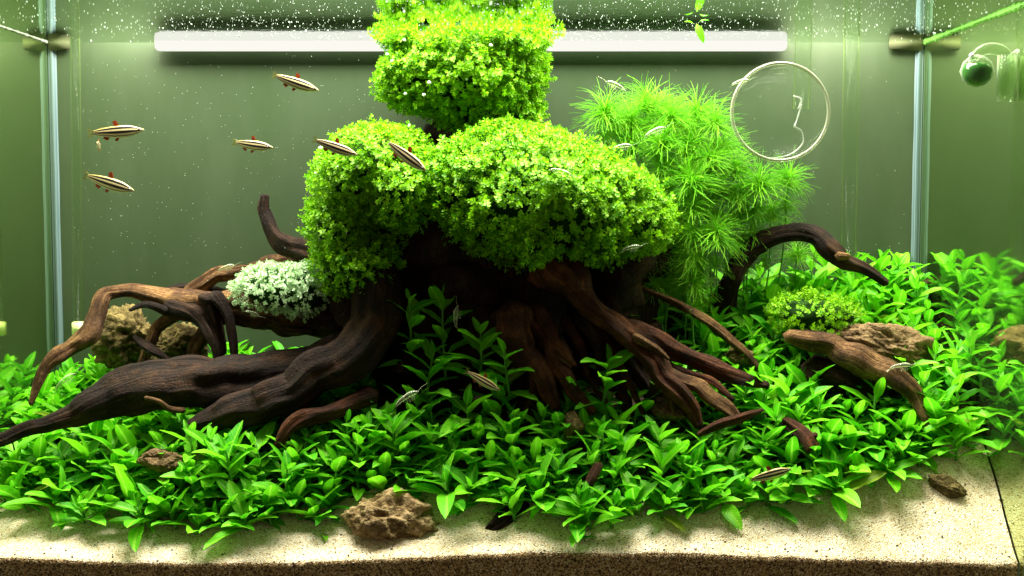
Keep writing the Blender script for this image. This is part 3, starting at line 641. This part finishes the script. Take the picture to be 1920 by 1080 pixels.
def where_label(px, py, row):
    if row == 0:
        for lim, s in ((110, 'at the sand edge against the left wall'), (330, 'hanging over the sand below the left end of the thick limb'), (500, 'at the sand edge midway between left wall and front stone'), (650, 'on the sand edge just left of the honeycomb stone'), (790, 'directly behind the honeycomb stone'), (920, 'at the sand edge between honeycomb stone and wood chunk'), (1070, 'hanging over the buried wood chunk'), (1230, 'at the sand edge below the pointed wood chip'), (1400, 'at the sand edge left of the lowest striped fish'), (1560, 'at the sand edge under the lowest striped fish'), (1720, 'at the sand edge left of the small stone chip'), (9999, 'at the sand edge behind the small stone chip')):
            if px < lim: return s
    if row == 1:
        for lim, s in ((230, 'just below the thin end of the thick left limb'), (480, 'below the middle of the thick left limb'), (700, 'in front of the fork of the thick left limb'), (860, 'in the second rank behind the honeycomb stone'), (1010, 'below the striped fish in front of the stump'), (1200, 'below the middle roots of the stump'), (1400, 'between the right roots and the sand edge'), (1560, 'round the cut reddish stub'), (1740, 'below the tan log and left of the stone chip'), (9999, 'near the right wall below the tan log')):
            if px < lim: return s
    if row == 2:
        for lim, s in ((200, 'behind the thick limb under the arching left branch'), (460, 'behind the thick limb beside the legs of the left branch'), (720, 'behind the fork of the thick limb'), (1240, 'at the mouth of the dark hollow'), (1400, 'between the right roots and the thin stick'), (1560, 'left of the tan log'), (1700, 'around the brown stone slab'), (9999, 'by the right wall beside the stone slab')):
            if px < lim: return s
    for lim, s in ((240, 'in the back left corner behind the olive stones'), (720, 'at the back behind the branching driftwood'), (1400, 'at the back below the feathery plants'), (1600, 'at the back in front of the arched branch'), (9999, 'in the back right corner beside the seam')):
        if px < lim: return s
rngp = random.Random(21); placed = []; cand = []
for _ in range(26000):
    x = rngp.uniform(-.438, .438); y = rngp.uniform(.0, .268); yf = yfront(x)
    if y < yf - .002: continue
    px, py = proj((x, y, g(x, y)))
    if -80 < px < 480 and .088 < y < .128: continue                   # under the thick limb
    if y > .108 and 690 < px < 1250 and not (px > 1130 and y > .185): continue              # stump and hollow
    if 480 <= px <= 690 and .085 < y < .155: continue
    if 470 < px < 700 and y > .165: continue
    if 180 < px < 400 and y > .195: continue                           # olive stones
    if 1530 < px < 1700 and .098 < y < .142: continue
    if 1200 < px < 1430 and .072 < y < .118: continue
    if px > 1640 and y < yf + .002: continue                  # log and slab
    if (abs(x - at(728, 985, .038).x) < .050 and y < .056): continue   # front stone
    rmin = .0150 if y < yf + .02 else .0168 if y < .12 else .0190
    if any((x - a) ** 2 + (y - b) ** 2 < rmin * rmin for a, b, *_ in placed): continue
    placed.append((x, y, px, py))
names = ['bright green leafy plant ', 'bright green broad leaved plant ', 'low leafy green plant ', 'leafy green plant ']
rows = {}
for q in placed:
    yf = yfront(q[0]); row = 0 if q[1] < yf + .018 else 1 if q[1] < .10 else 2 if q[1] < .19 else 3
    rows.setdefault(where_label(q[2], q[3], row), []).append(q)
ORD = 'first second third fourth fifth sixth seventh eighth ninth tenth eleventh twelfth thirteenth fourteenth fifteenth sixteenth seventeenth eighteenth'.split()
def ordinal(q, zone):
    s_ = sorted(rows[zone], key=lambda c: c[2]); i = s_.index(q); n = len(s_)
    if n == 1: return ''
    i2 = n - 1 - i
    if i <= i2: return 'leftmost ' if i == 0 else ORD[i] + ' from left '
    return 'rightmost ' if i2 == 0 else ORD[i2] + ' from right '
for (x, y, px, py) in placed:
    yf = yfront(x); row = 0 if y < yf + .018 else 1 if y < .10 else 2 if y < .19 else 3
    h = {0: rngp.uniform(.012, .022), 1: rngp.uniform(.026, .042), 2: rngp.uniform(.03, .045), 3: rngp.uniform(.03, .048)}[row]
    if px < 700 and y > .12: h *= .62
    if px < 480 and .055 < y < .09: h *= 1.05
    if 1480 < px < 1750 and y < .09: h *= .6
    if 300 < px < 720 and .045 < y < .092: h *= 1.2
    lab = 'plant ' + ordinal((x, y, px, py), where_label(px, py, row)) + where_label(px, py, row)
    leafy_plant(x, y, h, lab, 'leafy plants ' + where_label(px, py, row), rngp, lean=(0, .35 if row == 0 else .1), size=rngp.uniform(.029, .038))
for (px, py, y, h, label) in [(835, 640, .125, .055, 'dim leafy plant standing tallest inside the dark hollow'), (770, 640, .13, .045, 'dim leafy plant leaning out beside the limb fork in the hollow'), (900, 690, .115, .025, 'leafy plant at the hollow mouth behind the striped fish'), (800, 720, .11, .02, 'leafy plant at the left of the hollow mouth'), (955, 715, .105, .02, 'leafy plant against the foot of the stump'), (1130, 735, .10, .02, 'leafy plant between the middle and right roots'), (1180, 560, .2, .05, 'leafy plant right behind the stump under the dome')]:
    p = at(px, py, y); leafy_plant(p.x, y, h + .02, label, None, rngp, z=p.z - h * .6, npair=6, size=.036)

# the small plants between them, past the first 300: one joined bed
M['carpetbed'] = leaf_material('carpet_bed_leaf', (0.028, 0.28, 0.004), (0.14, 0.54, 0.010), (0, 0, 0), midrib=False)
LV = []
for me in LEAVES:
    co = np.zeros(len(me.vertices) * 3, dtype=np.float32); me.vertices.foreach_get('co', co); LV.append((co.reshape(-1, 3), np.array([list(p.vertices) for p in me.polygons])))
ms, wh = [], []; tries = 0; small = []
while len(small) < 520 and tries < 20000:
    tries += 1; x = rngp.uniform(-.44, .44); y = rngp.uniform(0, .27)
    if y < yfront(x) + .004: continue
    px, py = proj((x, y, g(x, y)))
    if y > .115 and 690 < px < 1250: continue
    if abs(x - at(728, 985, .038).x) < .044 and y < .052: continue
    if any((x - a_) ** 2 + (y - b_) ** 2 < .010 ** 2 for a_, b_, *_ in placed) or any((x - a_) ** 2 + (y - b_) ** 2 < .009 ** 2 for a_, b_ in small): continue
    small.append((x, y)); h = rngp.uniform(.010, .022); a_ = rngp.uniform(0, 6)
    for k in range(4):
        a_ += 1.57 + rngp.uniform(-.3, .3)
        for sd in range(2):
            l = rngp.uniform(.016, .028)
            m = Matrix.Translation((x, y, g(x, y) + h * (k + .5) / 4)) @ Euler((.1 + .18 * k + rngp.uniform(-.3, .3), rngp.uniform(-.3, .3), a_ + 3.14 * sd)).to_matrix().to_4x4() @ Matrix.Diagonal((l, l, l, 1))
            ms.append(np.array(m)); wh.append(rngp.randrange(10))
V, Fc = join_instances(LV, np.array(wh), np.array(ms))
tag(link('leafy_bed', fast_mesh('leafy_bed', V, Fc, M['carpetbed'], True)), 'low bed of small leafy plants filling the gaps of the carpet', None, kind='stuff')

# ================================================================== FEATHERY PLANTS
def tuft_variant(seed, n=230):
    rng = random.Random(seed); V, Fc = [], []
    for _ in range(n):
        q = rng.uniform(0, 6.28); el = math.asin(rng.uniform(-.45, 1)); l = rng.uniform(.65, 1.15); droop = rng.uniform(.3, 1.3); sw = rng.uniform(-1.1, 1.1)
        p = Vector((0, 0, rng.uniform(-.25, .15))); d = Vector((math.cos(q) * math.cos(el), math.sin(q) * math.cos(el), math.sin(el)))
        s = d.cross(Vector((0, 0, 1))).normalized() if abs(d.z) < .98 else Vector((1, 0, 0)); b = len(V); K = 5
        for i in range(K + 1):
            w = .0115 * (1 - .7 * i / K); V += [p + s * w, p - s * w, p + d.cross(s) * w * 1.2]
            p = p + d * l / K; d = (d + Vector((0, 0, -droop / K)) + s * sw / K).normalized()
        for i in range(K):
            a = b + i * 3
            for j in range(3): Fc.append((a + j, a + (j + 1) % 3, a + 3 + (j + 1) % 3, a + 3 + j))
    return mesh('tuft', V, Fc, M['feather'], True)
TUFT = [tuft_variant(s) for s in range(5)]; THIN = [tuft_variant(s + 20, 120) for s in range(3)]
fe = [(1135, 212, .20, 52, 'leftmost'), (1185, 228, .205, 50, 'second from left'), (1212, 196, .215, 50, 'topmost'), (1258, 222, .20, 52, 'upper middle'), (1308, 212, .21, 50, 'upper right'), (1340, 232, .195, 46, 'nearest the upper left rim of the glass disc'), (1180, 268, .20, 46, 'tucked low behind the top of the dome'), (1240, 268, .19, 50, 'in the middle of the bush, facing front'), (1292, 275, .195, 50, 'centre right of the bush'), (1332, 300, .185, 46, 'left of the glass disc'), (1296, 340, .175, 56, 'big front one just above the dome shoulder'), (1378, 318, .2, 46, 'under the lower left rim of the glass disc'), (1425, 345, .185, 52, 'below the glass disc'), (1478, 335, .2, 42, 'rightmost of the bush'), (1342, 440, .175, 52, 'lowest, above the carpet'), (1250, 320, .2, 46, 'half hidden behind the dome shoulder'), (1400, 400, .21, 40, 'between lowest tuft and arched branch'), (1495, 478, .235, 34, 'peeping under the arched branch'), (1445, 400, .215, 40, 'above the crest of the arched branch'), (1160, 240, .225, 46, 'at the left rear of the bush'), (1235, 205, .23, 46, 'behind the topmost tuft'), (1285, 240, .23, 46, 'at the centre rear of the bush'), (1355, 275, .225, 46, 'behind the left rim of the glass disc'), (1345, 355, .215, 46, 'below the disc beside the big front tuft'), (1300, 395, .2, 46, 'low behind the right shoulder of the dome'), (1385, 365, .195, 44, 'low in the middle under the glass disc'), (1270, 440, .22, 42, 'deep in shade right of the dome'), (1400, 460, .225, 40, 'behind the foot of the arched branch')]
rf = random.Random(5)
for i, (px, py, y, r, lb) in enumerate(fe):
    p = at(px, py, y); bx = p.x + rf.uniform(-.012, .012); by = min(max(y, .232 if px > 1330 else y) + rf.uniform(-.005, .012), .262); bz = g(bx, by)
    o = thing('feathery_plant', (bx, by, bz), 'feathery green needle leaved stem, ' + lb, 'aquatic plant', 'feathery stems behind the dome')
    pts = [Vector((bx, by, bz)), Vector(((bx + p.x) / 2 + rf.uniform(-.006, .006), (by + y) / 2, (bz + p.z) / 2)), p]
    part('stem', sweep(pts, [.0009, .0008, .0006], 6, step=.01)[:2], M['stem'], o)
    k = r * 1.36 * pxm(y)
    t = link('tuft', TUFT[i % 5], o); t.location = p - Vector((bx, by, bz)); t.scale = (k, k, k * .95); t.rotation_euler = (rf.uniform(-.35, .15), rf.uniform(-.3, .3), rf.uniform(0, 6))
    H = (p.z - bz); nlow = max(1, int(H / .022))
    for j in range(1, nlow):
        f = 1 - j / nlow
        if f < (.6 if px > 1330 else .35): continue
        c = Vector((bx, by, bz)).lerp(p, f); t = link('tuft', THIN[(i + j) % 3], o); t.location = c - Vector((bx, by, bz)); s = k * rf.uniform(.6, .85); t.scale = (s, s, s); t.rotation_euler = (rf.uniform(-.3, .3), rf.uniform(-.3, .3), rf.uniform(0, 6))

# ================================================================== GLASSWARE
def revolve(prof, axis_o, ex, ey, ez, seg=32, close=False):   # prof: (radius, height)
    V, Fc = [], []
    for r, h in prof:
        for k in range(seg): q = 2 * math.pi * k / seg; V.append(axis_o + ex * (math.cos(q) * r) + ey * (math.sin(q) * r) + ez * h)
    n = len(prof)
    for i in range(n - 1 + (1 if close else 0)):
        for k in range(seg): a = i * seg + k; b = i * seg + (k + 1) % seg; i2 = ((i + 1) % n) * seg; Fc.append((a, b, i2 + (k + 1) % seg, i2 + k))
    return V, Fc
EX, EY, EZ = Vector((1, 0, 0)), Vector((0, 1, 0)), Vector((0, 0, 1))
yd = .165; c = at(1463, 210, yd); R = 90 * pxm(yd)
disc = thing('glass_disc', c, 'large round clear glass disc with pale rim in front of the right back wall', 'glass diffuser')
ring = [(R + math.cos(2 * math.pi * k / 10) * .0017, math.sin(2 * math.pi * k / 10) * .0026) for k in range(10)]
part('rim', revolve(ring, c, EX, EZ, EY, 72, True), M['glassrim'], disc)
part('glass_face', revolve([(.0002, .0006), (R - .001, .0004), (R - .001, -.0004), (.0002, -.0006)], c, EX, EZ, EY, 64), M['disc'], disc)
sq = [(1487, 180), (1502, 186), (1496, 205), (1502, 196), (1494, 225), (1490, 238), (1502, 245), (1506, 256), (1505, 270), (1490, 285), (1468, 294), (1440, 297)]
part('bubble_trail', sweep([at(a_, b_, yd - .004) for a_, b_ in sq], [.0004, .0009, .0005, .0008, .0005, .001, .0007, .0006, .0008, .0006, .0005, .0003], 8, .6, 3, .4, .0012)[:2], M['bubbleglass'], disc)
pd = at(1463, 132, yd - .003)
part('gas_pocket', (ICO2[0] * np.array((19, 12, 7)) * pxm(yd) + np.array(pd), ICO2[1].tolist()), M['glass'], disc)
def tube(name, p0, p1, r, label, tip=False):
    o = thing(name, p1, label, 'glass pipe')
    ax = (p0 - p1); h = ax.length; ez = ax.normalized(); ex = EX; ey = ez.cross(ex).normalized()
    part('pipe', revolve([(r, 0), (r, h), (r - .0009, h), (r - .0009, 0)], p1, ex, ey, ez, 28, True), M['glass'], o)
    return o
yp = .215
def pt(px, py, y, z=None): p = at(px, py, y); return Vector((p.x, p.y, z if z is not None else p.z))
tp = WATER_Z + .03
tube('glass_pipe', pt(1507, 70, yp, tp), at(1502, 205, yp), 16 * pxm(yp), 'short clear glass pipe ending behind the glass disc')
tube('glass_pipe', pt(1597, 70, .235, tp), at(1590, 520, .235), 15 * pxm(.235), 'long clear glass pipe right of the glass disc')
o = tube('glass_pipe', pt(141, 70, .235, tp), at(147, 622, .235), 9 * pxm(.235), 'thin clear glass pipe beside the left back seam')
q = at(147, 616, .235); part('strainer_tip', box(q, .011, .009, .014, .001), simple('pale_tip', (.55, .62, .25), .4), o)
for (px, y, r, lb, par) in ((1507, yp, 19, 'dark', None), (1597, .235, 18, 'dark', None)):
    pass
# drop checker on the right wall
yc = .03; k = pxm(yc); c = at(1832, 133, yc); rb = 31 * k
dc = thing('drop_checker', c, 'glass drop checker bulb of green liquid on the right wall', 'drop checker')
part('bulb', (ICO2[0] * rb + np.array(c), ICO2[1].tolist()), M['ware'], dc)
lv = ICO2[0] * (rb * .95); lv[:, 2] = np.minimum(lv[:, 2], rb * .42); part('liquid', (lv + np.array(c), ICO2[1].tolist()), M['liquid'], dc)
nk = [at(a_, b_, yc) for a_, b_ in ((1826, 108), (1840, 96), (1860, 91), (1880, 98), (1889, 118), (1889, 160), (1887, 178))]
part('neck', sweep(nk, [9 * k, 10 * k, 11 * k, 12 * k, 12.5 * k, 13 * k, 12 * k], 16, step=.002)[:2], M['ware'], dc)
part('neck_liquid', sweep([at(1887, 120, yc), at(1888, 150, yc), at(1886, 174, yc)], [4 * k, 7 * k, 8 * k], 12, step=.002)[:2], M['ware'], dc)
part('sleeve', revolve([(18 * k, 0), (18 * k, 85 * k), (16 * k, 85 * k), (16 * k, 0)], at(1887, 190, yc), EX, EY, EZ, 24, True), M['ware'], dc)
sc_ = at(1908, 112, yc); part('suction_cup', revolve([(.001, 0), (.004, .001), (.008, .006), (.009, .0075)], Vector((HALF - .009, yc, sc_.z)), EY, EZ, EX, 20), M['ware'], dc)
part('gas_bead', (ICO2[0] * (5 * k) + np.array(at(1822, 104, yc - .006)), ICO2[1].tolist()), M['white'], dc)

# ================================================================== FISH
def fish_meshes():
    n, seg = 22, 16; V, Fc, UV = [], [], []
    prof = [(0, .010, .006), (.04, .030, .017), (.12, .062, .038), (.25, .108, .058), (.42, .124, .062), (.6, .116, .05), (.76, .092, .034), (.88, .070, .02), (.95, .042, .012), (1.0, .040, .008)]
    xs_ = [p[0] for p in prof]; hs = [p[1] for p in prof]; ws = [p[2] for p in prof]
    for i in range(n):
        t = i / (n - 1); t = t * t * (3 - 2 * t) * .35 + t * .65; h = np.interp(t, xs_, hs); w = np.interp(t, xs_, ws); zc = -.012 * math.sin(math.pi * t)
        for k in range(seg): q = 2 * math.pi * k / seg; V.append((.5 - t, math.cos(q) * w, zc + math.sin(q) * h)); UV.append((t, .5 + .5 * math.sin(q)))
    for i in range(n - 1):
        for k in range(seg): a = i * seg + k; b = i * seg + (k + 1) % seg; Fc.append((a, a + seg, b + seg, b))
    Fc.append(tuple(range(seg))); Fc.append(tuple(range((n - 1) * seg, n * seg))[::-1])
    body = mesh('body', V, Fc, M['fish'], True, UV)
    def fin(name, pts, mat, th=.004):
        m = len(pts); V = [(p[0], -th, p[1]) for p in pts] + [(p[0], th, p[1]) for p in pts]
        Fc = [tuple(range(m)), tuple(range(2 * m - 1, m - 1, -1))] + [(i, i + m, (i + 1) % m + m, (i + 1) % m) for i in range(m)]
        return mesh(name, V, Fc, M[mat], False)
    fins = [('dorsal_fin', fin('dorsal_fin', [(.03, .10), (-.03, .215), (-.10, .20), (-.075, .09)], 'fin')), ('anal_fin', fin('anal_fin', [(-.16, -.09), (-.22, -.175), (-.30, -.13), (-.28, -.07)], 'fin')), ('pelvic_fin', fin('pelvic_fin', [(.02, -.12), (-.035, -.20), (-.085, -.18), (-.05, -.115)], 'fin')),
            ('tail_fin', fin('tail_fin', [(-.47, .035), (-.56, .085), (-.60, .08), (-.56, .0), (-.60, -.085), (-.55, -.09), (-.47, -.035)], 'finclear')), ('adipose_fin', fin('adipose_fin', [(-.30, .062), (-.34, .085), (-.35, .06)], 'fin', .003))]
    eye = mesh('eye', ICO2[0] * .026, ICO2[1].tolist(), M['eye'])
    return body, fins, eye
FB, FF_, FE = fish_meshes()
def make_fish(px, py, y, ln, ang, yaw, label):
    o = thing('striped_fish', at(px, py, y), label, 'fish', 'black striped fish')
    s = ln * pxm(y) * .92; o.scale = (s, s, s); o.rotation_euler = (0, -math.radians(ang), math.radians(yaw))
    link('body', FB, o)
    for nm, me in FF_: link(nm, me, o)
    for sd in (-1, 1): link('eye', FE, o).location = (.405, sd * .034, .006)
    return o
make_fish(558, 156, .10, 90, -18, 14, 'striped fish swimming highest, left of the tall leafy column')
make_fish(222, 246, .10, 102, 4, 8, 'striped fish rising slightly beside the left seam, upper one')
make_fish(477, 272, .11, 84, -8, -16, 'striped fish nearly level above the dark horn')
make_fish(208, 344, .09, 104, -17, -8, 'striped fish pointing down beside the left seam, lower one')
make_fish(632, 277, .075, 88, -19, 12, 'striped fish at the left rim of the left leafy dome')
make_fish(764, 294, .065, 96, -36, -10, 'striped fish diving steeply in front of the left leafy dome')
make_fish(908, 715, .065, 76, -28, -12, 'striped fish diving into leaves in front of the stump')
make_fish(1447, 889, .03, 88, 13, 8, 'striped fish rising just above the sand at right, lowest of all')
make_fish(185, 272, .13, 60, 5, -78, 'small striped fish turned head on under the upper left fish')

# ================================================================== SHRIMPS
def shrimp_meshes():
    P = [Vector((.5, 0, .02)), Vector((.36, 0, .05)), Vector((.18, 0, .075)), Vector((-.02, 0, .07)), Vector((-.2, 0, .05)), Vector((-.36, 0, .0)), Vector((-.46, 0, -.06))]
    body = mesh('body', *sweep(P, [.02, .075, .095, .085, .07, .05, .025], 10, .12, 2, .1, .03)[:2], M['shrimp'])
    V, Fc = [], []
    for a in (-.5, 0, .5):
        b = len(V); V += [(-.45, 0, -.05), (-.56, a * .12 + .04, -.12 - abs(a) * .02), (-.62, a * .2, -.16), (-.56, a * .12 - .04, -.12)]; Fc += [(b, b + 1, b + 2, b + 3)]
    tail = mesh('tail_fan', V, Fc, M['shrimp'])
    def rod(name, P, r): return mesh(name, *sweep([Vector(p) for p in P], r, 5, step=.1)[:2], M['shrimp'])
    legs = [rod('leg', [(.25 - .09 * i, s * .05, .01), (.27 - .09 * i, s * .10, -.10), (.22 - .09 * i, s * .12, -.17)], [.012, .01, .006]) for i in range(4) for s in (-1, 1)]
    ant = [rod('antenna', [(.5, s * .01, .03), (.68, s * .06, .10), (.9, s * .14, .11)], [.008, .006, .003]) for s in (-1, 1)]
    eye = mesh('eye', ICO1[0] * .026, ICO1[1].tolist(), M['eye']); return body, tail, legs, ant, eye
SB, ST, SL, SA, SE = shrimp_meshes()
for (px, py, y, ln, ang, yaw, lb) in [(1155, 162, .16, 42, 22, 180, 'pale clear shrimp sitting on top of the feathery bush'), (1228, 248, .14, 44, 20, 0, 'pale clear shrimp in the middle of the feathery bush'), (1166, 276, .15, 38, 6, 0, 'pale clear shrimp low in the feathery bush above the dome'), (1050, 324, .055, 46, -20, 0, 'pale clear shrimp on the front of the large leafy dome'), (1182, 467, .08, 40, 12, 0, 'whitish shrimp under the right edge of the large dome'), (424, 503, .175, 36, 14, 0, 'whitish shrimp on the upper left branch'), (857, 595, .095, 44, 84, 0, 'faint shrimp hanging upright in the dark hollow'), (762, 748, .055, 54, 30, 0, 'pale shrimp on leaves in front of the limb fork'), (472, 588, .12, 30, -25, 0, 'small pale shrimp left of the whitish cushion'), (122, 716, .12, 50, 35, 0, 'pale shrimp among leaves under the arching left branch'), (1388, 155, .15, 36, 12, 0, 'faint shrimp crossing the upper left rim of the glass disc'), (1688, 688, .09, 44, 5, 0, 'pale shrimp resting on the tan log'), (1532, 482, .19, 44, 75, 0, 'pale shrimp climbing a leaf under the arched branch')]:
    o = thing('shrimp', at(px, py, y), lb, 'shrimp', 'clear shrimps'); s = ln * pxm(y); o.scale = (s, s, s); o.rotation_euler = (0, -math.radians(ang), math.radians(yaw))
    link('body', SB, o); link('tail_fan', ST, o)
    for m_ in SL: link('leg', m_, o)
    for m_ in SA: link('antenna', m_, o)
    for sd in (-1, 1): link('eye', SE, o).location = (.44, sd * .05, .05)

# ================================================================== FLOATING LEAF, SCUM, SPECKS
fl = thing('floating_sprig', at(1306, 45, .10), 'small torn green leaf sprig floating at the surface right of the column', 'plant fragment')
for (px, py, rz, rx, l) in ((1306, 30, .1, 1.4, .016), (1306, 45, 3.1, -1.2, .018), (1300, 44, 1.4, .5, .008), (1312, 40, -1.5, .4, .008)):
    o = link('leaf', LEAVES[px % 10], fl); o.location = at(px, py, .10) - fl.location; o.rotation_euler = (rx, .3, rz); o.scale = (l * 1.1, l, l)
def scum(s, label, amp, mat):
    V, Fc = [], []; n = 160; rng = random.Random(4)
    for i in range(n + 1):
        y = DEPTH * i / n; d = amp * (.25 + .75 * abs(noise.noise(Vector((y * 90, s, 2)))) + rng.uniform(0, .4)); x = s * (HALF - .0008)
        V += [(x, y, WATER_Z + .0006), (x - s * .0016, y, WATER_Z - d * .5), (x, y, WATER_Z - d)]
    for i in range(n): a = i * 3; Fc += [(a, a + 1, a + 4, a + 3), (a + 1, a + 2, a + 5, a + 4)]
    tag(link('algae_line', mesh('algae_line', V, Fc, mat)), label, 'algae', kind='stuff')
scum(1, 'ragged green algae fringe along the waterline of the right wall', .0042, M['algae'])
scum(-1, 'thin pale line of scum along the waterline of the left wall', .0022, simple('dull_scum', (.16, .19, .14), .7))
rs = np.random.default_rng(9); pts, rad = [], []
while len(pts) < 2200:
    x = rs.uniform(-.44, .44); y = rs.uniform(-.0, DEPTH - .01)
    if noise.noise(Vector((x * 9, y * 14, 4))) < rs.uniform(-.5, .35): continue
    if x < -.28 and rs.random() < .5: continue
    pts.append((x, y, WATER_Z - .0004)); rad.append(rs.choice((.0002, .0003, .00045, .0008), p=(.4, .35, .2, .05)))
bubble_cloud('surface_bubbles', pts, rad, simple('surface_bubble', (.24, .29, .24), .4), 'tiny white bubbles scattered under the water surface', sub=ICO1, squash=lambda r: (r, r * 1.6, r * .9))
pts, rad = [], []
for _ in range(430):
    px = rs.uniform(150, 720) if rs.random() < .8 else rs.uniform(1020, 1700); py = rs.uniform(100, 540); y = rs.uniform(.05, .25)
    p = at(px, py, y); pts.append(tuple(p)); rad.append(rs.uniform(.00014, .00032))
bubble_cloud('drifting_specks', pts, rad, M['speck'], 'fine pale specks drifting in the water', sub=ICO1)
pts, rad = [], []
while len(pts) < 520:
    x = rs.uniform(-.445, .445); y = abs(rs.normal()) * .006 if rs.random() < .45 else rs.uniform(0, .09)
    if y > yfront(x) + .02: continue
    pts.append((x, y, g(x, y) + .0002)); rad.append(rs.choice((.0003, .0005, .0008), p=(.5, .38, .12)))
bubble_cloud('dark_grains', pts, rad, simple('dark_grain', (.022, .014, .008), .7), 'dark gravel grains and crumbs scattered on the pale sand', sub=ICO1, squash=lambda r: (r * 1.3, r, r * .8))
for (px, py, rz, l, lb) in ((1560, 935, 1.9, .020, 'fallen green leaf on the sand below the right front plants'), (612, 1018, .4, .018, 'fallen green leaf on the sand left of the honeycomb stone'), (1085, 1018, -1.3, .015, 'fallen green leaf on the sand below the pointed wood chip')):
    p = ground_hit(px, py); o = link('fallen_leaf', LEAVES[int(px) % 10].copy(), None, p + Vector((0, 0, .002))); o.rotation_euler = (.35, .2, rz); o.scale = (l, l, l); tag(o, lb, 'leaf', 'fallen leaves on the sand')
